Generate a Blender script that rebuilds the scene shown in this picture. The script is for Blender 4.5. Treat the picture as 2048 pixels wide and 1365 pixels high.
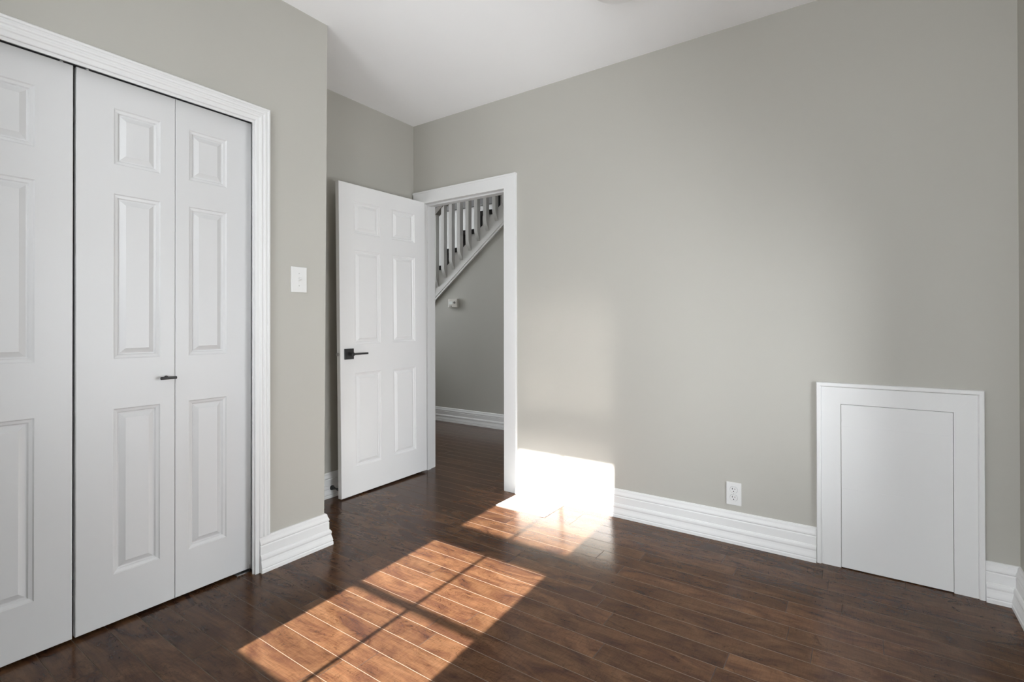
import bpy, bmesh, math, random
from mathutils import Vector, Matrix

for o in list(bpy.data.objects):
    bpy.data.objects.remove(o, do_unlink=True)
sc = bpy.context.scene
C = sc.collection
rnd = random.Random(7)

# ------------------------------------------------------------------ camera
PITCH, ROLL, YAW = 0.0042, -0.0015, 0.6049
cam_data = bpy.data.cameras.new('camera')
cam = bpy.data.objects.new('camera', cam_data)
C.objects.link(cam)
fw = Vector((-math.sin(YAW) * math.cos(PITCH), math.cos(YAW) * math.cos(PITCH), math.sin(PITCH)))
rt = Vector((math.cos(YAW), math.sin(YAW), 0))
up = rt.cross(fw)
rt2 = rt * math.cos(ROLL) + up * math.sin(ROLL)
up2 = -rt * math.sin(ROLL) + up * math.cos(ROLL)
M = Matrix.Identity(4)
for i in range(3):
    M[i][0], M[i][1], M[i][2] = rt2[i], up2[i], -fw[i]
M.translation = Vector((2.8428, -2.7773, 1.1155))
cam.matrix_world = M
cam_data.sensor_width = 36.0
cam_data.lens = 1011.9 / 2048 * 36.0
cam_data.shift_y = (644.8 - 682.5) / 2048
cam_data.clip_start = 0.02
sc.camera = cam

# ------------------------------------------------------------------ world, sun, exposure
world = bpy.data.worlds.new('daylight')
sc.world = world
world.use_nodes = True
bg = world.node_tree.nodes['Background']
# pale sky above, bright sunlit ground below the horizon
SKY, GROUND = 9.9, 9.3
wn, wl = world.node_tree.nodes, world.node_tree.links
wtc = wn.new('ShaderNodeTexCoord')
wsep = wn.new('ShaderNodeSeparateXYZ')
wl.new(wtc.outputs['Generated'], wsep.inputs[0])
wmr = wn.new('ShaderNodeMapRange')
wmr.interpolation_type = 'SMOOTHSTEP'
wmr.inputs['From Min'].default_value = -0.06
wmr.inputs['From Max'].default_value = 0.06
wl.new(wsep.outputs['Z'], wmr.inputs['Value'])
wmx = wn.new('ShaderNodeMix')
wmx.data_type = 'RGBA'
wl.new(wmr.outputs[0], wmx.inputs['Factor'])
wmx.inputs['A'].default_value = (GROUND * 0.95, GROUND * 0.985, GROUND * 1.015, 1)
wmx.inputs['B'].default_value = (SKY * 0.94, SKY * 0.985, SKY * 1.03, 1)
wl.new(wmx.outputs['Result'], bg.inputs['Color'])
bg.inputs['Strength'].default_value = 1.0

SUN_TAN = 0.68
sun_data = bpy.data.lights.new('sun', 'SUN')
sun = bpy.data.objects.new('sun', sun_data)
C.objects.link(sun)
sun_dir = Vector((-0.055, 1.0, -SUN_TAN)).normalized()
sun.rotation_euler = sun_dir.to_track_quat('-Z', 'Y').to_euler()
sun.location = (1.6, -6, 5)
sun_data.energy = 34.5
sun_data.angle = math.radians(0.53)
sun_data.color = (1.0, 0.965, 0.92)

sc.view_settings.view_transform = 'Standard'
sc.view_settings.look = 'None'
sc.view_settings.exposure = 0.0
sc.view_settings.gamma = 1.0
sc.view_settings.use_curve_mapping = False
sc.cycles.max_bounces = 12
sc.cycles.diffuse_bounces = 8
sc.cycles.glossy_bounces = 4
sc.cycles.transparent_max_bounces = 12
sc.cycles.caustics_reflective = True
sc.cycles.blur_glossy = 0.0
sc.cycles.sample_clamp_indirect = 0.0


def portal(name, loc, rot, sx, sy):
    l = bpy.data.lights.new(name, 'AREA')
    l.shape = 'RECTANGLE'
    l.size, l.size_y = sx, sy
    l.cycles.is_portal = True
    o = bpy.data.objects.new(name, l)
    C.objects.link(o)
    o.location = loc
    o.rotation_euler = rot
    return o


# ------------------------------------------------------------------ materials
def new_mat(name):
    m = bpy.data.materials.new(name)
    m.use_nodes = True
    nt = m.node_tree
    return m, nt, nt.nodes['Principled BSDF']


def paint(name, col, rough=0.5, bump=0.0, scale=60.0, spec=0.5, var=0.02):
    m, nt, b = new_mat(name)
    n = nt.nodes
    tc = n.new('ShaderNodeTexCoord')
    nz = n.new('ShaderNodeTexNoise')
    nz.inputs['Scale'].default_value = scale
    nz.inputs['Detail'].default_value = 3
    nt.links.new(tc.outputs['Object'], nz.inputs['Vector'])
    big = n.new('ShaderNodeTexNoise')
    big.inputs['Scale'].default_value = 1.7
    nt.links.new(tc.outputs['Object'], big.inputs['Vector'])
    mix = n.new('ShaderNodeMix')
    mix.data_type = 'RGBA'
    mix.inputs['A'].default_value = (*[c * (1 - var) for c in col], 1)
    mix.inputs['B'].default_value = (*[min(1, c * (1 + var)) for c in col], 1)
    nt.links.new(big.outputs['Fac'], mix.inputs['Factor'])
    nt.links.new(mix.outputs['Result'], b.inputs['Base Color'])
    b.inputs['Roughness'].default_value = rough
    b.inputs['Specular IOR Level'].default_value = spec
    if bump > 0:
        bp = n.new('ShaderNodeBump')
        bp.inputs['Strength'].default_value = bump
        bp.inputs['Distance'].default_value = 0.002
        nt.links.new(nz.outputs['Fac'], bp.inputs['Height'])
        nt.links.new(bp.outputs['Normal'], b.inputs['Normal'])
    return m


def plain(name, col, rough=0.4, metal=0.0, spec=0.5):
    m, nt, b = new_mat(name)
    n = nt.nodes
    nz = n.new('ShaderNodeTexNoise')
    nz.inputs['Scale'].default_value = 25
    mr = n.new('ShaderNodeMapRange')
    mr.inputs['To Min'].default_value = max(0.02, rough - 0.05)
    mr.inputs['To Max'].default_value = rough + 0.05
    nt.links.new(nz.outputs['Fac'], mr.inputs['Value'])
    nt.links.new(mr.outputs['Result'], b.inputs['Roughness'])
    b.inputs['Base Color'].default_value = (*col, 1)
    b.inputs['Metallic'].default_value = metal
    b.inputs['Specular IOR Level'].default_value = spec
    return m


WALL = paint('greige_wall_paint', (0.462, 0.450, 0.410), 0.6, 0.06, 180, 0.25)
CEIL = paint('ceiling_paint', (0.91, 0.91, 0.915), 0.8, 0.04, 150, 0.1)
TRIM = paint('white_trim_paint', (0.755, 0.755, 0.75), 0.45, 0.02, 40, 0.3)
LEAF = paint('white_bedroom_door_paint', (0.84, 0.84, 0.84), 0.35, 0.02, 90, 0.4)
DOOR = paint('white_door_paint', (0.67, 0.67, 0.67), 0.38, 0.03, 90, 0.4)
STAIRW = paint('white_stair_paint', (0.72, 0.71, 0.69), 0.45, 0.02, 40, 0.4)
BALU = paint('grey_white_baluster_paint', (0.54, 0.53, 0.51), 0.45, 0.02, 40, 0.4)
BLACK = plain('matte_black_metal', (0.02, 0.02, 0.021), 0.35, 0.0, 0.5)
STEEL = plain('brushed_steel', (0.55, 0.54, 0.52), 0.35, 1.0)
RUBBER = plain('black_rubber', (0.015, 0.015, 0.015), 0.6)
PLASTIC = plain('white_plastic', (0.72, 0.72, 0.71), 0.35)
SCREW = plain('painted_screw', (0.5, 0.5, 0.49), 0.4)
BOLT = plain('dull_latch_steel', (0.30, 0.29, 0.28), 0.5, 0.5)
SLOT = plain('dark_slot', (0.01, 0.01, 0.01), 0.7)
IVORY = plain('ivory_plastic', (0.62, 0.59, 0.54), 0.4)
DISPLAY = plain('pale_display', (0.85, 0.88, 0.86), 0.15)
DIAL = plain('grey_dial', (0.12, 0.11, 0.10), 0.4)
DARKTREAD = plain('black_stair_tread', (0.012, 0.010, 0.009), 0.5)
TRACK = plain('grey_track_metal', (0.22, 0.22, 0.22), 0.4, 0.6)
FIXT = plain('frosted_fixture', (0.86, 0.86, 0.86), 0.4)


def glass():
    m = bpy.data.materials.new('window_glass')
    m.use_nodes = True
    nt = m.node_tree
    n = nt.nodes
    for x in list(n):
        n.remove(x)
    out = n.new('ShaderNodeOutputMaterial')
    mix = n.new('ShaderNodeMixShader')
    tr = n.new('ShaderNodeBsdfTransparent')
    gl = n.new('ShaderNodeBsdfGlossy')
    gl.inputs['Roughness'].default_value = 0.02
    fr = n.new('ShaderNodeFresnel')
    fr.inputs['IOR'].default_value = 1.3
    nt.links.new(fr.outputs[0], mix.inputs[0])
    nt.links.new(tr.outputs[0], mix.inputs[1])
    nt.links.new(gl.outputs[0], mix.inputs[2])
    nt.links.new(mix.outputs[0], out.inputs[0])
    return m


GLASS = glass()


def wood():
    m, nt, b = new_mat('dark_walnut_planks')
    n, L = nt.nodes, nt.links
    tc = n.new('ShaderNodeTexCoord')
    at = n.new('ShaderNodeAttribute')
    at.attribute_name = 'plank'
    sep = n.new('ShaderNodeSeparateColor')
    L.new(at.outputs['Color'], sep.inputs[0])
    off = n.new('ShaderNodeVectorMath')
    off.operation = 'SCALE'
    L.new(at.outputs['Vector'], off.inputs[0])
    off.inputs['Scale'].default_value = 37.0
    add = n.new('ShaderNodeVectorMath')
    L.new(tc.outputs['Object'], add.inputs[0])
    L.new(off.outputs[0], add.inputs[1])

    def mapped(sx, sy):
        mp = n.new('ShaderNodeMapping')
        mp.inputs['Scale'].default_value = (sx, sy, 1)
        L.new(add.outputs[0], mp.inputs['Vector'])
        return mp

    def noise(sx, sy, scale, detail, dist=0.0, rough=0.5):
        t = n.new('ShaderNodeTexNoise')
        t.inputs['Scale'].default_value = scale
        t.inputs['Detail'].default_value = detail
        t.inputs['Roughness'].default_value = rough
        t.inputs['Distortion'].default_value = dist
        L.new(mapped(sx, sy).outputs[0], t.inputs['Vector'])
        return t.outputs['Fac']

    def ramp(src, stops):
        r = n.new('ShaderNodeValToRGB')
        el = r.color_ramp.elements
        while len(el) < len(stops):
            el.new(0.5)
        for e, (p, c) in zip(el, stops):
            e.position = p
            e.color = (*c, 1)
        L.new(src, r.inputs['Fac'])
        return r.outputs['Color']

    def mixc(fac, a, bb, mode='MIX'):
        x = n.new('ShaderNodeMix')
        x.data_type = 'RGBA'
        x.blend_type = mode
        for k, v in (('Factor', fac), ('A', a), ('B', bb)):
            if isinstance(v, (int, float)):
                x.inputs[k].default_value = v
            elif isinstance(v, tuple):
                x.inputs[k].default_value = (*v, 1)
            else:
                L.new(v, x.inputs[k])
        return x.outputs['Result']

    blotch = noise(1.0, 2.8, 3.6, 5, 1.4, 0.62)
    col = ramp(blotch, [(0.30, (0.039, 0.0170, 0.0115)), (0.43, (0.065, 0.0290, 0.0155)), (0.56, (0.092, 0.0440, 0.0215)), (0.75, (0.122, 0.0630, 0.0320))])
    grain = noise(1.3, 17.0, 8.0, 6, 0.5, 0.68)   # streaks along the board
    col = mixc(0.62, col, ramp(grain, [(0.28, (0.50, 0.47, 0.46)), (0.5, (1, 1, 1)), (0.72, (1.30, 1.28, 1.25))]), 'MULTIPLY')
    chat = noise(17.0, 2.6, 8.0, 5, 1.2, 0.68)     # fine cross chatter of hand-scraped boards
    col = mixc(0.38, col, ramp(chat, [(0.34, (0.50, 0.48, 0.46)), (0.48, (1, 1, 1)), (0.68, (1.25, 1.28, 1.28))]), 'MULTIPLY')
    curl = noise(1.4, 2.6, 6.0, 4, 1.8, 0.6)       # thin dark curls where two noises agree
    mask = noise(1.0, 1.8, 4.5, 2, 0.3, 0.5)
    line = ramp(curl, [(0.455, (1, 1, 1)), (0.470, (0, 0, 0)), (0.480, (1, 1, 1))])
    gate = ramp(mask, [(0.50, (1, 1, 1)), (0.58, (0.0, 0.0, 0.0))])
    line = mixc(1.0, line, gate, 'LIGHTEN')
    col = mixc(1.0, col, mixc(0.48, line, (1.0, 1.0, 1.0)), 'MULTIPLY')
    wide = ramp(curl, [(0.30, (0.55, 0.50, 0.50)), (0.38, (1, 1, 1))])
    col = mixc(1.0, col, wide, 'MULTIPLY')
    mr = n.new('ShaderNodeMapRange')
    mr.inputs['To Min'].default_value = 0.80
    mr.inputs['To Max'].default_value = 1.18
    L.new(sep.outputs[0], mr.inputs['Value'])
    sc2 = n.new('ShaderNodeVectorMath')
    sc2.operation = 'SCALE'
    L.new(col, sc2.inputs[0])
    L.new(mr.outputs[0], sc2.inputs['Scale'])
    # a few pale specks of dust and dried paint
    vo = n.new('ShaderNodeTexVoronoi')
    vo.inputs['Scale'].default_value = 3.2
    L.new(tc.outputs['Object'], vo.inputs['Vector'])
    lt = n.new('ShaderNodeMath')
    lt.operation = 'LESS_THAN'
    lt.inputs[1].default_value = 0.011
    L.new(vo.outputs['Distance'], lt.inputs[0])
    fin = mixc(lt.outputs[0], sc2.outputs[0], (0.4, 0.35, 0.3))
    L.new(fin, b.inputs['Base Color'])
    rr = n.new('ShaderNodeMapRange')
    rr.inputs['To Min'].default_value = 0.16
    rr.inputs['To Max'].default_value = 0.21
    L.new(grain, rr.inputs['Value'])
    L.new(rr.outputs[0], b.inputs['Roughness'])
    b.inputs['Specular IOR Level'].default_value = 0.22
    bp = n.new('ShaderNodeBump')
    bp.inputs['Strength'].default_value = 0.03
    bp.inputs['Distance'].default_value = 0.0015
    L.new(chat, bp.inputs['Height'])
    L.new(bp.outputs[0], b.inputs['Normal'])
    return m


WOOD = wood()
SEAM = plain('lit_plank_bevel', (0.135, 0.092, 0.062), 0.45, 0.0, 0.4)  # paler than the boards: light caught by the bevels, put into the colour
JOINT = plain('plank_end_joint', (0.055, 0.034, 0.024), 0.45, 0.0, 0.4)


# ------------------------------------------------------------------ mesh helpers
def link(name, bm, mats, parent=None, smooth=False):
    off = parent_origin(parent)
    if off.length > 0:
        bmesh.ops.translate(bm, verts=bm.verts, vec=-off)
    me = bpy.data.meshes.new(name)
    bm.to_mesh(me)
    bm.free()
    for m in (mats if isinstance(mats, (list, tuple)) else [mats]):
        me.materials.append(m)
    if smooth:
        for p in me.polygons:
            p.use_smooth = True
    o = bpy.data.objects.new(name, me)
    C.objects.link(o)
    if parent:
        o.parent = parent
    return o


def parent_origin(p):
    v = Vector((0, 0, 0))
    while p:
        v += p.location
        p = p.parent
    return v


def empty(name, loc):
    o = bpy.data.objects.new(name, None)
    o.empty_display_size = 0.05
    C.objects.link(o)
    o.location = loc
    return o


def tag(o, label, cat, kind=None, group=None):
    o['label'] = label
    o['category'] = cat
    if kind:
        o['kind'] = kind
    if group:
        o['group'] = group
    return o


def box(bm, a, b, bev=0.0):
    x0, y0, z0 = [min(p, q) for p, q in zip(a, b)]
    x1, y1, z1 = [max(p, q) for p, q in zip(a, b)]
    t = bmesh.new()
    vs = [t.verts.new(p) for p in ((x0, y0, z0), (x1, y0, z0), (x1, y1, z0), (x0, y1, z0), (x0, y0, z1), (x1, y0, z1), (x1, y1, z1), (x0, y1, z1))]
    for f in ((0, 3, 2, 1), (4, 5, 6, 7), (0, 1, 5, 4), (1, 2, 6, 5), (2, 3, 7, 6), (3, 0, 4, 7)):
        t.faces.new([vs[i] for i in f])
    if bev > 0:
        bmesh.ops.bevel(t, geom=list(t.edges), offset=bev, segments=2, affect='EDGES', profile=0.6)
    merge(bm, t)


def merge(bm, t):
    me = bpy.data.meshes.new('tmp')
    t.to_mesh(me)
    t.free()
    bm.from_mesh(me)
    bpy.data.meshes.remove(me)


def cyl(bm, p0, p1, r0, r1=None, seg=20, bev=0.0):
    r1 = r0 if r1 is None else r1
    p0, p1 = Vector(p0), Vector(p1)
    d = p1 - p0
    t = bmesh.new()
    bmesh.ops.create_cone(t, cap_ends=True, segments=seg, radius1=r0, radius2=r1, depth=d.length)
    if bev > 0:
        es = [e for e in t.edges if any(len(f.verts) > 4 for f in e.link_faces)]
        bmesh.ops.bevel(t, geom=es, offset=bev, segments=3, affect='EDGES', profile=0.5)
    q = Vector((0, 0, 1)).rotation_difference(d.normalized())
    bmesh.ops.transform(t, matrix=Matrix.Translation((p0 + p1) / 2) @ q.to_matrix().to_4x4(), verts=t.verts)
    merge(bm, t)


def extrude_poly(bm, pts, vec):
    """closed planar polygon extruded along vec"""
    t = bmesh.new()
    a = [t.verts.new(p) for p in pts]
    b = [t.verts.new(Vector(p) + Vector(vec)) for p in pts]
    t.faces.new(a)
    t.faces.new(b[::-1])
    k = len(pts)
    for i in range(k):
        t.faces.new((a[i], b[i], b[(i + 1) % k], a[(i + 1) % k]))
    bmesh.ops.recalc_face_normals(t, faces=t.faces)
    merge(bm, t)


def sweep_floor(bm, prof, path, side):
    """profile (protrusion, z) along a polyline of (x, y); side = +1 left of travel, -1 right; mitred corners"""
    t = bmesh.new()
    n = len(path)
    dirs = [(Vector(path[i + 1]) - Vector(path[i])).normalized() for i in range(n - 1)]
    nor = [Vector((-d.y, d.x)) * side for d in dirs]
    rings = []
    for i, p in enumerate(path):
        if i == 0:
            m = nor[0]
        elif i == n - 1:
            m = nor[-1]
        else:
            m = nor[i - 1] + nor[i]
            m = m / m.dot(nor[i])
        rings.append([t.verts.new((p[0] + m.x * q, p[1] + m.y * q, z)) for q, z in prof])
    k = len(prof)
    for i in range(n - 1):
        for j in range(k):
            t.faces.new((rings[i][j], rings[i + 1][j], rings[i + 1][(j + 1) % k], rings[i][(j + 1) % k]))
    t.faces.new(rings[0])
    t.faces.new(rings[-1][::-1])
    bmesh.ops.recalc_face_normals(t, faces=t.faces)
    merge(bm, t)


def slab(bm, axis, lo, hi, us, zs, holes):
    """wall slab between lo and hi on `axis` (0 = x, 1 = y), over us x zs with rectangular holes (u0,u1,z0,z1)"""
    U = sorted(set([us[0], us[1]] + [h for q in holes for h in q[:2]]))
    Z = sorted(set([zs[0], zs[1]] + [h for q in holes for h in q[2:]]))

    def solid(i, j):
        if not (0 <= i < len(U) - 1 and 0 <= j < len(Z) - 1):
            return False
        u, z = (U[i] + U[i + 1]) / 2, (Z[j] + Z[j + 1]) / 2
        return not any(h[0] < u < h[1] and h[2] < z < h[3] for h in holes)

    def P(a, u, z):
        return (a, u, z) if axis == 0 else (u, a, z)

    t = bmesh.new()

    def quad(*ps):
        t.faces.new([t.verts.new(p) for p in ps])

    for i in range(len(U) - 1):
        for j in range(len(Z) - 1):
            if not solid(i, j):
                continue
            u0, u1, z0, z1 = U[i], U[i + 1], Z[j], Z[j + 1]
            quad(P(lo, u0, z0), P(lo, u1, z0), P(lo, u1, z1), P(lo, u0, z1))
            quad(P(hi, u0, z0), P(hi, u1, z0), P(hi, u1, z1), P(hi, u0, z1))
            if not solid(i - 1, j):
                quad(P(lo, u0, z0), P(hi, u0, z0), P(hi, u0, z1), P(lo, u0, z1))
            if not solid(i + 1, j):
                quad(P(lo, u1, z0), P(hi, u1, z0), P(hi, u1, z1), P(lo, u1, z1))
            if not solid(i, j - 1):
                quad(P(lo, u0, z0), P(hi, u0, z0), P(hi, u1, z0), P(lo, u1, z0))
            if not solid(i, j + 1):
                quad(P(lo, u0, z1), P(hi, u0, z1), P(hi, u1, z1), P(lo, u1, z1))
    bmesh.ops.remove_doubles(t, verts=t.verts, dist=1e-5)
    bmesh.ops.recalc_face_normals(t, faces=t.faces)
    merge(bm, t)


def structure(name, bm, mat, label, cat, smooth=False):
    return tag(link(name, bm, mat, None, smooth), label, cat, 'structure')


# ------------------------------------------------------------------ dimensions (metres)
H = 2.643            # ceiling
XC = 0.6035          # closet wall face
YC = -1.203          # end of the closet wall
XR = 3.353           # wall at the right edge of the view
YB = -3.15           # window wall behind the camera
XL = -2.7            # far end of the hall
HY = 1.579           # hall wall under the stairs
YF = 2.55            # far wall of the stairwell
WT = 0.13            # wall thickness
DX0, DX1, DZ = 0.097, 0.862, 2.035   # doorway between the jambs
CY0, CY1, CZ = -2.826, -1.553, 2.05  # closet opening
W3 = (-1.62, -0.42, 0.25, 1.50)         # added low side window opening for fill light, outside the view
W4 = (2.20, 3.20, 0.45, 2.30)          # added fill window beside the first, shaded by an added roof
W1 = (1.10, 1.86, 0.815, 2.54)       # window opening x0, x1, z0, z1

# ------------------------------------------------------------------ floor: real planks with small bevels, one mesh
bm = bmesh.new()
lay = bm.loops.layers.float_color.new('plank')
PW = 0.0955
Y_REF = -0.851
fixed = {0: [1.48, -0.2], 1: [1.47, 2.62], 2: [0.95, 1.94, 2.9], -1: [1.978, 0.62], 3: [1.796, 0.35], -2: [2.05, 0.90], 4: [1.975, 1.2],
         -3: [1.25, 2.45], -4: [0.9, 2.1], -5: [1.62, 0.72], -8: [1.02, 2.3], -11: [1.39, 0.66]}
r0 = int(math.floor((-3.3 - Y_REF) / PW))
r1 = int(math.ceil((2.6 - Y_REF) / PW))
BV, DP = 0.0013, 0.0012


def floor_quad(ps, mat, c):
    f = bm.faces.new([bm.verts.new(p) for p in ps])
    f.material_index = mat
    for l in f.loops:
        l[lay] = c


for r in range(r0, r1):
    ya, yb = Y_REF + r * PW, Y_REF + (r + 1) * PW
    cuts = list(fixed.get(r, []))
    if not cuts:
        cuts = [rnd.uniform(0.6, 1.9)]
    lo, hi = min(cuts), max(cuts)
    while lo > -2.8:
        lo -= rnd.choice((0.42, 0.8, 1.0, 1.2))
        cuts.append(lo)
    while hi < 3.6:
        hi += rnd.choice((0.42, 0.8, 1.0, 1.2))
        cuts.append(hi)
    cuts = sorted(set([-2.8] + [c for c in cuts if -2.75 < c < 3.45] + [3.5]))
    for xa, xb in zip(cuts[:-1], cuts[1:]):
        c = (rnd.random(), rnd.random(), rnd.random(), 1)
        i = [(xa + BV, ya + BV, 0), (xb - BV, ya + BV, 0), (xb - BV, yb - BV, 0), (xa + BV, yb - BV, 0)]
        e = [(xa, ya, -DP), (xb, ya, -DP), (xb, yb, -DP), (xa, yb, -DP)]
        floor_quad(i, 0, c)
        for k in range(4):
            floor_quad((e[k], e[(k + 1) % 4], i[(k + 1) % 4], i[k]), 1 if k in (0, 2) else 2, c)
box(bm, (-2.8, -3.35, -0.12), (3.5, 2.65, -0.004))
structure('floor', bm, [WOOD, SEAM, JOINT], 'dark brown hand-scraped plank floor with a slanting window of sunlight', 'floor')

# ------------------------------------------------------------------ walls and ceilings
bm = bmesh.new()
slab(bm, 1, 0, WT, (XL - 0.1, XR + 0.12), (0, 3.0), [(DX0 - 0.014, DX1 + 0.014, 0, DZ + 0.014)])
structure('wall_right', bm, WALL, 'long greige wall with the doorway, the low hatch and a sunlit patch', 'wall')

# closet front: one slab with the opening; its free end leans slightly, as in the old house
bm = bmesh.new()
slab(bm, 0, XC - 0.11, XC, (YB, YC), (0, H + 0.05), [(CY0 - 0.015, CY1 + 0.015, 0, CZ + 0.015)])
for v in bm.verts:
    if v.co.y > YC - 0.001:
        v.co.y = -1.212 + 0.0075 * v.co.z
structure('wall_left', bm, WALL, 'greige closet wall around the white bifold doors', 'wall')
bm = bmesh.new()
box(bm, (0, YC - 0.11, 0), (XC - 0.11, YC - 0.006, H + 0.05))
structure('wall_return', bm, WALL, 'short greige return wall closing the closet end beside the open door', 'wall')
bm = bmesh.new()
slab(bm, 0, -0.12, 0, (YB, 0), (0, H + 0.05), [])
structure('wall_back', bm, WALL, 'shaded greige wall of the recess behind the open door', 'wall')
bm = bmesh.new()
slab(bm, 0, XR, XR + 0.12, (YB - 0.15, 0), (0, H + 0.05), [W3])
structure('wall_corner', bm, WALL, 'greige wall just showing at the right edge of the picture', 'wall')
bm = bmesh.new()
slab(bm, 1, YB - 0.15, YB, (-0.12, XR + 0.12), (0, H + 0.05), [W1, W4])
structure('wall_front', bm, WALL, 'greige window wall behind the viewer', 'wall')
bm = bmesh.new()
box(bm, (-0.12, YB - 0.15, H), (XR + 0.12, 0.0, H + 0.1))
structure('ceiling', bm, CEIL, 'plain white ceiling of the room', 'ceiling')

# hall beyond the doorway
bm = bmesh.new()
SL = 0.785           # stair slope


def mould_z(x):
    return 1.746 + SL * (x + 0.87)


t = [(XL, HY + 0.012, 0), (2.2, HY + 0.012, 0), (2.2, HY + 0.012, mould_z(2.2)), (-2.45, HY + 0.012, mould_z(-2.45)), (XL, HY + 0.012, 0.3)]
extrude_poly(bm, t, (0, 0.08, 0))
structure('wall_hall', bm, WALL, 'greige hall wall under the sloping stairs, seen through the doorway', 'wall')
bm = bmesh.new()
slab(bm, 1, YF, YF + 0.1, (XL, 2.3), (0, 4.4), [])
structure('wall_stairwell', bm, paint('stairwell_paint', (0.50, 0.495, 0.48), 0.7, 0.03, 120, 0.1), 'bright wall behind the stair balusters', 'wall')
bm = bmesh.new()
slab(bm, 0, XL - 0.1, XL, (WT, YF + 0.1), (0, 4.4), [(0.45, 2.3, 1.15, 3.4)])
structure('wall_hall_end', bm, WALL, 'end wall of the hall holding the added hall window', 'wall')
bm = bmesh.new()
slab(bm, 0, 2.2, 2.3, (WT, YF + 0.1), (0, 4.4), [])
structure('wall_hall_side', bm, WALL, 'hall wall hidden to the right of the doorway', 'wall')
bm = bmesh.new()
box(bm, (XL - 0.1, WT, H), (2.3, HY - 0.08, H + 0.15))
box(bm, (XL - 0.1, WT - 0.1, 4.3), (2.3, YF + 0.1, 4.4))
box(bm, (XL - 0.1, WT, H + 0.15), (2.3, WT + 0.08, 4.3))
structure('ceiling_hall', bm, CEIL, 'white hall ceiling with the open stairwell', 'ceiling')
bm = bmesh.new()
box(bm, (XL, YF - 0.04, 2.70), (2.2, YF, 3.0))
structure('trim_landing', bm, plain('landing_edge_paint', (0.085, 0.08, 0.075), 0.6), 'dark landing edge band above the stairs', 'trim')

# ------------------------------------------------------------------ windows
def make_window(name, label):
    root = tag(empty(name, ((W1[0] + W1[1]) / 2, YB - 0.05, W1[2])), label, 'window', 'structure')
    yg = YB - 0.05
    x0, x1, z0, z1 = W1
    gx0, gx1, xm = 1.152, 1.815, 1.481
    rows = [(0.884, 1.612), (1.741, 2.471)]
    b = bmesh.new()       # jamb lining
    for a_, b_ in (((x0, YB - 0.15, z0), (x0 + 0.012, YB, z1)), ((x1 - 0.012, YB - 0.15, z0), (x1, YB, z1)),
                   ((x0, YB - 0.15, z1 - 0.012), (x1, YB, z1)), ((x0, YB - 0.15, z0), (x1, YB, z0 + 0.012))):
        box(b, a_, b_)
    link('window_frame', b, TRIM, root)
    for (a_, c_) in rows:
        b = bmesh.new()
        lo_ = z0 + 0.012 if a_ < 1 else (1.612 + 1.741) / 2
        hi_ = (1.612 + 1.741) / 2 if a_ < 1 else z1 - 0.012
        box(b, (x0 + 0.012, yg - 0.02, lo_), (gx0, yg + 0.02, hi_))
        box(b, (gx1, yg - 0.02, lo_), (x1 - 0.012, yg + 0.02, hi_))
        box(b, (gx0, yg - 0.02, lo_), (gx1, yg + 0.02, a_))
        box(b, (gx0, yg - 0.02, c_), (gx1, yg + 0.02, hi_))
        s = link('sash', b, TRIM, root)
        b = bmesh.new()
        box(b, (xm - 0.009, yg - 0.008, a_), (xm + 0.009, yg + 0.008, c_))
        if a_ < 1:
            box(b, (gx0, yg - 0.01, 1.238), (gx1, yg + 0.01, 1.262))
        link('muntin', b, TRIM, s)
        b = bmesh.new()
        box(b, (gx0, yg - 0.002, a_), (gx1, yg + 0.002, c_))
        link('pane', b, GLASS, s)
    b = bmesh.new()       # casing and sill on the room side
    for a_, b_ in (((x0 - 0.09, YB, z0 - 0.02), (x0, YB + 0.018, z1 + 0.09)), ((x1, YB, z0 - 0.02), (x1 + 0.09, YB + 0.018, z1 + 0.09)),
                   ((x0, YB, z1), (x1, YB + 0.018, z1 + 0.09))):
        box(b, a_, b_)
    box(b, (x0 - 0.11, YB, z0 - 0.045), (x1 + 0.11, YB + 0.028, z0 - 0.02))
    link('window_casing', b, TRIM, root)


make_window('window_1', 'white double-hung window behind the viewer that throws the sun patch')
portal('window_portal', (1.48, YB - 0.152, 1.68), (math.radians(90), 0, 0), 0.74, 1.72)

def plain_window(name, axis, wall, out, u0, u1, z0, z1, label):
    """fixed window with one mullion; `out` = outward thickness (signed) from the room face of the wall"""
    def P(d, u, z):
        return (wall + d, u, z) if axis == 0 else (u, wall + d, z)
    um = (u0 + u1) / 2
    root = tag(empty(name, P(out / 2, um, z0)), label, 'window', 'structure')
    b = bmesh.new()
    e = 0.04
    s_ = -0.002 if out > 0 else 0.002
    for a_, c_ in (((u0, z0), (u0 + e, z1)), ((u1 - e, z0), (u1, z1)), ((u0 + e, z0), (u1 - e, z0 + e)), ((u0 + e, z1 - e), (u1 - e, z1))):
        box(b, P(s_, *a_), P(out, *c_))
    box(b, P(out * 0.35, um - 0.018, z0 + e), P(out * 0.65, um + 0.018, z1 - e))
    link('window_frame', b, TRIM, root)
    b = bmesh.new()
    box(b, P(out * 0.48, u0 + e, z0 + e), P(out * 0.52, u1 - e, z1 - e))
    link('pane', b, GLASS, root)


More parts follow.
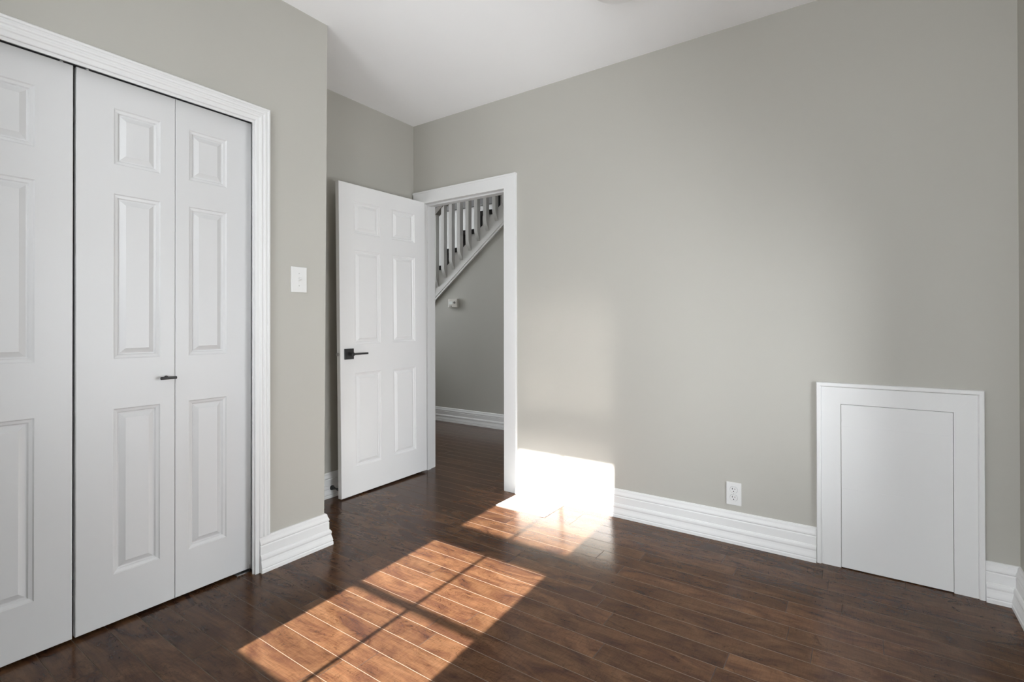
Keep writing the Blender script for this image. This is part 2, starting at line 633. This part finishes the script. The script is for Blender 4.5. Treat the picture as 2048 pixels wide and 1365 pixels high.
plain_window('fill_window_2', 1, YB, -0.15, *W4, 'white window added behind the viewer for fill light, shaded by an added roof')
portal('fill_portal', (2.7, YB - 0.152, 1.375), (math.radians(90), 0, 0), 1.0, 1.85)
plain_window('fill_window_3', 0, XR, 0.12, *W3, 'low white side window added outside the picture for fill light')
portal('side_portal', (XR + 0.125, -1.02, 0.875), (0, math.radians(90), 0), 1.25, 1.20)
bm = bmesh.new()
box(bm, (2.05, YB - 3.1, 2.46), (10.0, YB - 0.15, 2.56))  # added slab, unseen: keeps direct sun out of the second window
structure('roof_sun_blocker', bm, TRIM, 'added roof slab, out of view, keeping the sun off the second window', 'roof')
bm = bmesh.new()
box(bm, (-4.0, -6.1, -3.0), (1.3, -6.0, 2.6))  # added, unseen: cuts ground and low sky light into the sunny window
structure('wall_light_blocker', bm, plain('light_blocker_dark', (0.10, 0.08, 0.06), 0.8), 'dark added fence outside the sunny window', 'blocker')

root = tag(empty('fill_window_4', (XL - 0.05, 1.375, 1.15)), 'white hall window added out of view to light the stairs', 'window', 'structure')  # added opening, unseen, giving hall and stairs their light
b = bmesh.new()
for a_, b_ in (((XL - 0.1, 0.45, 1.15), (XL, 0.5, 3.4)), ((XL - 0.1, 2.25, 1.15), (XL, 2.3, 3.4)), ((XL - 0.1, 0.5, 1.15), (XL, 2.25, 1.2)),
               ((XL - 0.1, 0.5, 3.35), (XL, 2.25, 3.4)), ((XL - 0.08, 1.35, 1.2), (XL - 0.02, 1.4, 3.35))):
    box(b, a_, b_)
link('window_frame', b, TRIM, root)
b = bmesh.new()
box(b, (XL - 0.053, 0.5, 1.2), (XL - 0.047, 2.25, 3.35))
link('pane', b, GLASS, root)
portal('hall_portal', (XL - 0.11, 1.375, 2.275), (0, math.radians(-90), 0), 2.2, 1.8)

# ------------------------------------------------------------------ trims
BASE = [(0, 0.158), (0.006, 0.157), (0.0100, 0.151), (0.0110, 0.143), (0.0130, 0.138), (0.0165, 0.130), (0.0170, 0.124), (0.0135, 0.119),
        (0.0165, 0.114), (0.0165, 0.078), (0.0200, 0.076), (0.0240, 0.069), (0.0252, 0.061), (0.0232, 0.053), (0.0250, 0.044), (0.0285, 0.031),
        (0.0300, 0.023), (0.0282, 0.018), (0.0310, 0.014), (0.0310, 0.0), (0, 0)]


def baseboard(name, path, side, label):
    b = bmesh.new()
    sweep_floor(b, BASE, path, side)
    return structure(name, b, TRIM, label, 'baseboard')


baseboard('baseboard_right', [(0.966, 0), (2.665, 0)], -1, 'white moulded baseboard from the doorway to the low hatch')
baseboard('baseboard_corner', [(3.2495, 0), (XR, 0), (XR, YB)], -1, 'white moulded baseboard turning the corner right of the hatch')
baseboard('baseboard_left', [(XC, -1.549), (XC, -1.209), (0.0, -1.209), (0, -0.018)], -1,
          'white moulded baseboard on the stub of closet wall, running back behind the open door')
baseboard('baseboard_front', [(XR, YB), (XC, YB)], -1, 'white baseboard on the window wall behind the viewer')
baseboard('baseboard_hall', [(XL, HY + 0.012), (2.2, HY + 0.012)], -1, 'white baseboard on the hall wall under the stairs')

# closet casing: fluted, mitred, sits on top of the baseboard at its foot
CAS = [(0.0, 0.0), (0.0, 0.010), (0.004, 0.012), (0.020, 0.0125), (0.024, 0.0165), (0.033, 0.018), (0.037, 0.0145), (0.043, 0.0145), (0.047, 0.019),
       (0.056, 0.020), (0.060, 0.0165), (0.064, 0.0165), (0.068, 0.021), (0.076, 0.021), (0.080, 0.018), (0.081, 0.0)]


def casing_frame(b, axis, plane, sgn, u0, u1, zt, prof, foot0=0.0, foot1=0.0):
    """three-sided mitred casing around an opening u0..u1, height zt; profile (distance out from opening, thickness)"""
    t = bmesh.new()

    def P(u, z, d):
        return (plane + sgn * d, u, z) if axis == 0 else (u, plane + sgn * d, z)

    rings = []
    for k in range(4):
        ring = []
        for w, d in prof:
            if k == 0:
                q = P(u0 - w, foot0, d)
            elif k == 1:
                q = P(u0 - w, zt + w, d)
            elif k == 2:
                q = P(u1 + w, zt + w, d)
            else:
                q = P(u1 + w, foot1, d)
            ring.append(t.verts.new(q))
        rings.append(ring)
    n = len(prof)
    for k in range(3):
        for j in range(n):
            t.faces.new((rings[k][j], rings[k + 1][j], rings[k + 1][(j + 1) % n], rings[k][(j + 1) % n]))
    t.faces.new(rings[0])
    t.faces.new(rings[3][::-1])
    bmesh.ops.recalc_face_normals(t, faces=t.faces)
    merge(b, t)


b = bmesh.new()
casing_frame(b, 0, XC, 1, CY0 + 0.014, -1.5695, 2.032, [(w * 0.81, d) for w, d in CAS], 0.0, 0.159)
box(b, (XC, -1.5695, 0), (XC + 0.0125, -1.551, 0.159))     # inner strip continues to the floor beside the baseboard
structure('trim_1', b, TRIM, 'white fluted casing framing the bifold closet doors', 'door casing')
b = bmesh.new()   # closet jamb lining with a shallow strip in front of the door edges
box(b, (XC - 0.11, CY1, 0), (XC - 0.001, CY1 + 0.015, CZ + 0.015))
box(b, (XC - 0.11, CY0 - 0.015, 0), (XC - 0.001, CY0, CZ + 0.015))
box(b, (XC - 0.11, CY0, CZ), (XC - 0.001, CY1, CZ + 0.015))
box(b, (XC - 0.006, -1.5755, 0), (XC + 0.001, CY1 + 0.002, CZ))
box(b, (XC - 0.006, CY0, 0), (XC + 0.001, CY0 + 0.02, CZ))
box(b, (XC - 0.006, CY0 + 0.02, 2.022), (XC + 0.001, -1.5755, CZ))
structure('trim_2', b, TRIM, 'white jamb lining inside the closet opening', 'door jamb')
b = bmesh.new()
box(b, (XC - 0.075, CY0 + 0.002, CZ - 0.012), (XC - 0.045, CY1 - 0.002, CZ - 0.0005))
structure('trim_3', b, TRACK, 'grey metal sliding track above the bifold doors', 'door track')

# bedroom door casing (plain, square) and jamb
b = bmesh.new()
box(b, (0.869, -0.02, 0), (0.965, 0, 2.118), 0.0025)
box(b, (0.015, -0.0195, 2.028), (0.871, 0, 2.118), 0.0025)
box(b, (0.015, -0.02, 0), (0.09, 0, 2.03), 0.0025)
box(b, (0.012, -0.024, 2.106), (0.966, 0, 2.120), 0.002)
structure('trim_4', b, TRIM, 'plain white casing around the doorway to the hall', 'door casing')
b = bmesh.new()
box(b, (DX0 - 0.014, -0.004, 0), (DX0, WT + 0.004, DZ + 0.014), 0.001)
box(b, (DX1, -0.004, 0), (DX1 + 0.014, WT + 0.004, DZ + 0.014), 0.001)
box(b, (DX0, -0.004, DZ), (DX1, WT + 0.004, DZ + 0.014), 0.001)
box(b, (DX0, 0.042, DZ - 0.012), (DX1, 0.08, DZ), 0.001)      # stop
box(b, (DX0, -0.010, DZ - 0.0005), (DX1, 0.0, DZ + 0.010), 0.003)   # bead under the head casing
box(b, (DX1 - 0.012, 0.042, 0), (DX1, 0.08, DZ - 0.012), 0.001)
box(b, (DX0, 0.042, 0), (DX0 + 0.012, 0.08, DZ - 0.012), 0.001)
structure('trim_5', b, TRIM, 'white jamb and stop lining the doorway to the hall', 'door jamb')
b = bmesh.new()
box(b, (0.015, WT, 0), (DX0 - 0.008, WT + 0.018, 2.118), 0.002)
box(b, (DX1 + 0.008, WT, 0), (0.96, WT + 0.018, 2.118), 0.002)
box(b, (DX0 - 0.008, WT, DZ + 0.006), (DX1 + 0.008, WT + 0.018, 2.118), 0.002)
structure('trim_6', b, TRIM, 'white casing on the hall side of the doorway', 'door casing')

# ------------------------------------------------------------------ panelled door leaves
PROF = [(0.0, 0.0), (0.004, -0.0040), (0.009, -0.0052), (0.013, -0.0060), (0.0170, -0.0115), (0.0200, -0.0118), (0.0365, -0.0025), (0.0385, -0.0012)]


def leaf_mesh(u0, u1, z0, z1, thick, panels, both=True):
    """door leaf in (u, z), face at n = 0 towards +n, back at -thick; returns verts as (u, n, z) in a bmesh"""
    t = bmesh.new()
    ch = 0.002

    def face_side(n0, s):
        U = sorted(set([u0 + ch, u1 - ch] + [q for p in panels for q in p[:2]]))
        Z = sorted(set([z0 + ch, z1 - ch] + [q for p in panels for q in p[2:]]))

        def inside(u, z):
            return any(p[0] < u < p[1] and p[2] < z < p[3] for p in panels)

        for i in range(len(U) - 1):
            for j in range(len(Z) - 1):
                if inside((U[i] + U[i + 1]) / 2, (Z[j] + Z[j + 1]) / 2):
                    continue
                t.faces.new([t.verts.new(q) for q in ((U[i], n0, Z[j]), (U[i + 1], n0, Z[j]), (U[i + 1], n0, Z[j + 1]), (U[i], n0, Z[j + 1]))])
        for a, bq, c, d in panels:
            rings = []
            for w, h in PROF:
                rings.append([t.verts.new(q) for q in ((a + w, n0 + s * h, c + w), (bq - w, n0 + s * h, c + w), (bq - w, n0 + s * h, d - w), (a + w, n0 + s * h, d - w))])
            for r_, q_ in zip(rings[:-1], rings[1:]):
                for k in range(4):
                    t.faces.new((r_[k], r_[(k + 1) % 4], q_[(k + 1) % 4], q_[k]))
            t.faces.new(rings[-1])

    face_side(0.0, 1)
    if both:
        face_side(-thick, -1)
    f = [(u0 + ch, 0, z0 + ch), (u1 - ch, 0, z0 + ch), (u1 - ch, 0, z1 - ch), (u0 + ch, 0, z1 - ch)]
    m1 = [(u0, -ch, z0), (u1, -ch, z0), (u1, -ch, z1), (u0, -ch, z1)]
    m2 = [(u0, -thick + ch, z0), (u1, -thick + ch, z0), (u1, -thick + ch, z1), (u0, -thick + ch, z1)]
    g = [(u0 + ch, -thick, z0 + ch), (u1 - ch, -thick, z0 + ch), (u1 - ch, -thick, z1 - ch), (u0 + ch, -thick, z1 - ch)]
    for A, B in ((f, m1), (m1, m2), (m2, g)):
        for k in range(4):
            t.faces.new([t.verts.new(q) for q in (A[k], A[(k + 1) % 4], B[(k + 1) % 4], B[k])])
    if not both:
        t.faces.new([t.verts.new(q) for q in g])
    bmesh.ops.remove_doubles(t, verts=t.verts, dist=1e-5)
    bmesh.ops.recalc_face_normals(t, faces=t.faces)
    return t


def to_x_plane(t, x):
    """(u, n, z) -> world (x + n, u, z)"""
    for v in t.verts:
        u, n_, z = v.co
        v.co = (x + n_, u, z)
    bmesh.ops.recalc_face_normals(t, faces=t.faces)
    return t


ROWS = [(0.190, 0.803), (0.989, 1.604), (1.714, 1.922)]

# bedroom door, standing open at a right angle; it sags a little on its hinges
XD = 0.135
root = tag(empty('door_1', (0.118, -0.004, 0.0)), 'white six-panel door standing open beside the doorway, with a black lever', 'door', 'structure')
t = leaf_mesh(-0.768, -0.004, 0.012, 2.030, 0.035, [(a, c, z0, z1) for a, c in ((-0.655, -0.438), (-0.330, -0.113)) for z0, z1 in ROWS])
to_x_plane(t, XD)


def sag(t):
    bmesh.ops.rotate(t, verts=t.verts, cent=(0.118, -0.38, 1.0), matrix=Matrix.Rotation(0.0115, 3, 'X'))


sag(t)
leaf = link('door_leaf', t, LEAF, root)
b = bmesh.new()
box(b, (XD, -0.738, 0.896), (XD + 0.009, -0.670, 0.964), 0.0012)
sag(b)
h = link('door_handle', b, BLACK, leaf)
h['label'] = 'black square rose'
b = bmesh.new()
cyl(b, (XD + 0.008, -0.704, 0.930), (XD + 0.050, -0.704, 0.930), 0.011, seg=24)
box(b, (XD + 0.040, -0.713, 0.924), (XD + 0.052, -0.588, 0.936), 0.0015)
sag(b)
link('lever', b, BLACK, h)
b = bmesh.new()       # the same handle on the far face
box(b, (XD - 0.044, -0.738, 0.896), (XD - 0.035, -0.670, 0.964), 0.0012)
cyl(b, (XD - 0.075, -0.704, 0.930), (XD - 0.043, -0.704, 0.930), 0.011, seg=24)
box(b, (XD - 0.087, -0.713, 0.924), (XD - 0.075, -0.588, 0.936), 0.0015)
sag(b)
link('door_handle', b, BLACK, leaf)
b = bmesh.new()
cyl(b, (XD - 0.018, -0.780, 0.930), (XD - 0.018, -0.766, 0.930), 0.0095, seg=24, bev=0.002)
sag(b)
link('latch', b, BOLT, leaf)['label'] = 'dull grey latch bolt'
for z in (0.28, 1.05, 1.82):
    b = bmesh.new()
    cyl(b, (XD - 0.035, 0.001, z), (XD - 0.035, 0.001, z + 0.09), 0.0055, seg=14)
    box(b, (XD - 0.0345, -0.0045, z), (XD - 0.0335, -0.002, z + 0.09))
    link('hinge', b, STEEL, root)

# bifold closet doors
XB = XC - 0.0435


def bifold(name, label, leaves, fold, knob_y):
    u_lo = min(l[0] for l in leaves)
    root = tag(empty(name, (XB - 0.014, u_lo, 0.0)), label, 'door', 'structure')
    out = []
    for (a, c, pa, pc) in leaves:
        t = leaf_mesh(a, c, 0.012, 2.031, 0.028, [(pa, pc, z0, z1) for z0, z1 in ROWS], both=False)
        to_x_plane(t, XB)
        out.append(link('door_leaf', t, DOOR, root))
    b = bmesh.new()
    cyl(b, (XB - 0.001, knob_y, 0.905), (XB + 0.022, knob_y, 0.905), 0.0045, seg=16)
    cyl(b, (XB, knob_y, 0.905), (XB + 0.003, knob_y, 0.905), 0.008, seg=20)
    cyl(b, (XB + 0.026, knob_y - 0.028, 0.905), (XB + 0.026, knob_y + 0.028, 0.905), 0.0058, seg=20, bev=0.001)
    k = link('door_pull', b, BLACK, out[0] if leaves[0][0] < knob_y < leaves[0][1] else out[1], True)
    k['label'] = 'short black bar pull'
    return root, out


root, out = bifold('door_2', 'right-hand pair of white bifold closet doors, with the short black bar pull in view',
                   [(-2.1835, -1.8698, -2.074, -1.922), (-1.8682, -1.560, -1.819, -1.668)], -1.869, -1.902)
b = bmesh.new()
cyl(b, (XB - 0.012, -2.150, 2.026), (XB - 0.012, -2.150, 2.040), 0.005, seg=14)
link('pivot_pin', b, PLASTIC, out[0])
b = bmesh.new()
box(b, (XB - 0.03, -1.625, 0.0), (XB + 0.004, -1.567, 0.003))
box(b, (XB - 0.03, -1.567, 0.0), (XB + 0.004, -1.5655, 0.03))
link('floor_bracket', b, STEEL, root)['label'] = 'pale metal pivot bracket on the floor'
root, out = bifold('door_3', 'left-hand white bifold closet doors, cut off by the left edge of the picture',
                   [(-2.8150, -2.5050, -2.767, -2.615), (-2.5035, -2.1920, -2.443, -2.292)], -2.504, -2.47)
b = bmesh.new()
cyl(b, (XB - 0.012, -2.222, 2.026), (XB - 0.012, -2.222, 2.040), 0.005, seg=14)
link('pivot_pin', b, PLASTIC, out[1])

# ------------------------------------------------------------------ low access hatch
root = tag(empty('access_hatch', (2.957, -0.01, 0)), 'low white access hatch with a mitred frame, on the right wall near the corner', 'hatch')
b = bmesh.new()
E = [(0.0, 0.0), (0.0, 0.015), (0.074, 0.015), (0.0755, 0.013), (0.077, 0.0185), (0.080, 0.022), (0.093, 0.022), (0.0955, 0.019), (0.0955, 0.0)]
casing_frame(b, 1, 0.0, -1, 2.7615, 3.1535, 0.748, E, 0.0, 0.0)
extrude_poly(b, [(3.1535, -0.0149, 0.748), (3.2275, -0.0149, 0.822), (3.2275, -0.0149, 0.8232), (3.1523, -0.0149, 0.748)], (0, -0.0007, 0))   # paint ridge on the mitre
link('frame', b, TRIM, root)
b = bmesh.new()
for z0, z1 in ((0.004, 0.364), (0.364, 0.648), (0.648, 0.7462)):     # painted boards, joints barely showing
    box(b, (2.7633, -0.0155, z0), (3.1518, -0.001, z1), 0.0006)
link('panel', b, TRIM, root)

# ------------------------------------------------------------------ wall fittings
root = tag(empty('light_switch', (XC, -1.353, 1.272)), 'white toggle light switch on the closet wall, beside the fluted casing', 'light switch')
b = bmesh.new()
box(b, (XC, -1.394, 1.272), (XC + 0.006, -1.312, 1.394), 0.002)
plate = link('cover_plate', b, PLASTIC, root)
b = bmesh.new()
t = bmesh.new()
box(t, (XC + 0.004, -1.358, 1.326), (XC + 0.021, -1.348, 1.337), 0.002)
bmesh.ops.rotate(t, verts=t.verts, cent=(XC + 0.005, -1.353, 1.332), matrix=Matrix.Rotation(-0.45, 3, 'Y'))
merge(b, t)
box(b, (XC + 0.003, -1.3585, 1.320), (XC + 0.0066, -1.3475, 1.345))
link('toggle', b, PLASTIC, root)
for z in (1.303, 1.363):
    b = bmesh.new()
    cyl(b, (XC + 0.005, -1.353, z), (XC + 0.0068, -1.353, z), 0.003, seg=14)
    link('screw', b, SCREW, plate)

root = tag(empty('wall_outlet', (2.302, 0, 0.19)), 'white double power outlet low on the wall, left of the hatch', 'outlet')
b = bmesh.new()
box(b, (2.266, -0.006, 0.190), (2.337, 0, 0.305), 0.002)
plate = link('cover_plate', b, PLASTIC, root)
for zc in (0.268, 0.2275):
    b = bmesh.new()
    pts = []
    for k in range(32):
        a = k / 32 * 2 * math.pi
        x, z = 0.0175 * math.cos(a), 0.0175 * math.sin(a)
        pts.append((2.3015 + x, -0.005, zc + max(-0.0142, min(0.0142, z))))
    extrude_poly(b, pts, (0, -0.0035, 0))
    rec = link('receptacle', b, PLASTIC, root)
    b = bmesh.new()
    pts2 = []
    for k in range(32):
        a = k / 32 * 2 * math.pi
        x, z = 0.0187 * math.cos(a), 0.0187 * math.sin(a)
        pts2.append((2.3015 + x, -0.0045, zc + max(-0.0154, min(0.0154, z))))
    extrude_poly(b, pts2, (0, -0.0018, 0))
    link('recess', b, plain('outlet_gap', (0.25, 0.25, 0.26), 0.6), plate)
    b = bmesh.new()
    box(b, (2.3015 - 0.0076, -0.0088, zc + 0.0005), (2.3015 - 0.0050, -0.006, zc + 0.0090))
    box(b, (2.3015 + 0.0050, -0.0088, zc + 0.0015), (2.3015 + 0.0074, -0.006, zc + 0.0080))
    cyl(b, (2.3015, -0.0088, zc - 0.0072), (2.3015, -0.006, zc - 0.0072), 0.0027, seg=14)
    link('slots', b, SLOT, rec)
b = bmesh.new()
cyl(b, (2.3015, -0.0068, 0.2477), (2.3015, -0.005, 0.2477), 0.0026, seg=14)
link('screw', b, SCREW, plate)

HW = HY + 0.012
root = tag(empty('thermostat', (-0.97, HW, 1.304)), 'small ivory thermostat on the hall wall below the stairs', 'thermostat')
b = bmesh.new()
box(b, (-1.040, HW - 0.034, 1.306), (-0.904, HW, 1.406), 0.008)
link('body', b, IVORY, root)
b = bmesh.new()
box(b, (-1.022, HW - 0.036, 1.342), (-0.972, HW - 0.033, 1.376), 0.0008)
link('display', b, DISPLAY, root)
b = bmesh.new()
cyl(b, (-0.944, HW - 0.040, 1.362), (-0.944, HW - 0.033, 1.362), 0.014, seg=4)
link('dial', b, DIAL, root)
b = bmesh.new()
box(b, (-0.995, HW - 0.036, 1.318), (-0.983, HW - 0.033, 1.326))
box(b, (-1.018, HW - 0.036, 1.319), (-1.003, HW - 0.033, 1.324))
link('button', b, DIAL, root)

root = tag(empty('door_stop', (0.024, -0.748, 0.062)), 'black door stop on the baseboard behind the open door', 'door stop')
b = bmesh.new()
cyl(b, (0.0225, -0.748, 0.062), (0.030, -0.748, 0.062), 0.016, seg=24, bev=0.003)
cyl(b, (0.030, -0.748, 0.062), (0.060, -0.748, 0.062), 0.013, 0.0055, seg=24)
link('base', b, BLACK, root, True)
b = bmesh.new()
cyl(b, (0.044, -0.748, 0.062), (0.080, -0.748, 0.062), 0.005, seg=18)
link('rod', b, BLACK, root, True)
b = bmesh.new()
cyl(b, (0.079, -0.748, 0.062), (0.094, -0.748, 0.062), 0.009, seg=20, bev=0.002)
link('rubber_tip', b, RUBBER, root, True)

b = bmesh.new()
box(b, (0.985, -0.268, 0.0), (1.333, -0.0315, 0.004), 0.001)  # white sheet added in place of blown-out sunlight on the boards
tag(link('floor_glare', b, PLASTIC), 'flat white sheet standing in for overexposed sunlight on the floor by the doorway', 'sun glare')

# ceiling fixture whose rim just enters the top of the view
root = tag(empty('ceiling_light', (1.985, -0.71, H)), 'pale ceiling light whose rim just shows at the top edge', 'ceiling light')
b = bmesh.new()
cyl(b, (1.985, -0.71, H - 0.02), (1.985, -0.71, H), 0.17, seg=64, bev=0.004)
link('base', b, FIXT, root)
b = bmesh.new()
bmesh.ops.create_uvsphere(b, u_segments=48, v_segments=24, radius=0.15)
bmesh.ops.delete(b, geom=[v for v in b.verts if v.co.z > 0.02], context='VERTS')
for v in b.verts:
    v.co = (v.co.x + 1.985, v.co.y - 0.71, v.co.z * 0.45 + H - 0.022)
link('lamp_shade', b, FIXT, root, True)

# ------------------------------------------------------------------ staircase behind the doorway
root = tag(empty('staircase', (-0.8, HY, 1.2)), 'white staircase with square balusters and black treads, seen through the doorway', 'staircase')
XA, XE = -2.40, 1.2


def top_z(x):
    return 2.282 + SL * (x + 0.45)


b = bmesh.new()
extrude_poly(b, [(XA, HY, mould_z(XA)), (XE, HY, mould_z(XE)), (XE, HY, top_z(XE)), (XA, HY, top_z(XA))], (0, 0.03, 0))
link('stringer', b, STAIRW, root)
b = bmesh.new()
for off, hgt, th in ((-0.052, 0.016, 0.016), (-0.014, 0.014, 0.012)):
    extrude_poly(b, [(XA, HY - th, mould_z(XA) + off), (XE, HY - th, mould_z(XE) + off), (XE, HY - th, mould_z(XE) + off + hgt), (XA, HY - th, mould_z(XA) + off + hgt)],
                 (0, th + 0.02, 0))
extrude_poly(b, [(XA, HY - 0.005, mould_z(XA) - 0.04), (XE, HY - 0.005, mould_z(XE) - 0.04), (XE, HY - 0.005, mould_z(XE)), (XA, HY - 0.005, mould_z(XA))], (0, 0.02, 0))
link('moulding', b, STAIRW, root)

XS = [-1.199 - 0.1225 * k for k in range(3, 0, -1)] + [-1.199, -1.075, -0.957, -0.836, -0.713, -0.590, -0.467, -0.345, -0.222, -0.100, 0.022, 0.145]
BD, BW = 0.052, 0.044
for xr in XS:
    x0 = xr - BW
    zt = 2.2665 + SL * (xr - 0.041 + 0.346)
    b = bmesh.new()
    prof = [(HY, top_z(xr) + 0.70), (HY - BD, top_z(xr) + 0.70), (HY - BD, zt + 0.105), (HY - 0.96 * BD, zt + 0.085), (HY - 0.86 * BD, zt + 0.064),
            (HY - 0.68 * BD, zt + 0.044), (HY - 0.42 * BD, zt + 0.022), (HY, zt - 0.012)]
    extrude_poly(b, [(x0, y, z) for y, z in prof], (BW, 0, 0))
    link('baluster', b, BALU, root)
b = bmesh.new()
r_ = 0.690
extrude_poly(b, [(XA, HY - 0.06, top_z(XA) + r_), (XE, HY - 0.06, top_z(XE) + r_), (XE, HY - 0.06, top_z(XE) + r_ + 0.065), (XA, HY - 0.06, top_z(XA) + r_ + 0.065)], (0, 0.075, 0))
link('handrail', b, plain('grey_brown_rail', (0.22, 0.20, 0.18), 0.5), root)['label'] = 'dark handrail'

RISE, RUN = 0.1877, 0.2440
for k in range(-5, 5):
    z = 2.180 + RISE * k
    x = -0.850 + RUN * k
    if z > 3.2 or x < XA:
        continue
    b = bmesh.new()
    box(b, (x - 0.045, HY + 0.035, z - 0.05), (x + RUN - 0.005, YF - 0.005, z), 0.003)
    link('tread', b, DARKTREAD, root)
    b = bmesh.new()
    box(b, (x - 0.030, HY + 0.040, z - RISE), (x + 0.001, YF - 0.006, z - 0.05))
    link('riser', b, DARKTREAD, root)
b = bmesh.new()
pts = [(XA + 0.05, top_z(XA) - 0.45)]
for k in range(-5, 5):
    z = 2.180 + RISE * k - 0.05
    x = -0.850 + RUN * k
    if x < XA:
        continue
    pts += [(x + 0.001, z - RISE + 0.05), (x + 0.001, z)]
pts += [(pts[-1][0] + RUN, pts[-1][1]), (pts[-1][0] + RUN, pts[-1][1] - 0.5)]
pts[0] = (pts[1][0], pts[1][1] - 0.2)
extrude_poly(b, [(x, HY + 0.060, z) for x, z in pts], (0, 0.02, 0))
link('side_panel', b, STAIRW, root)
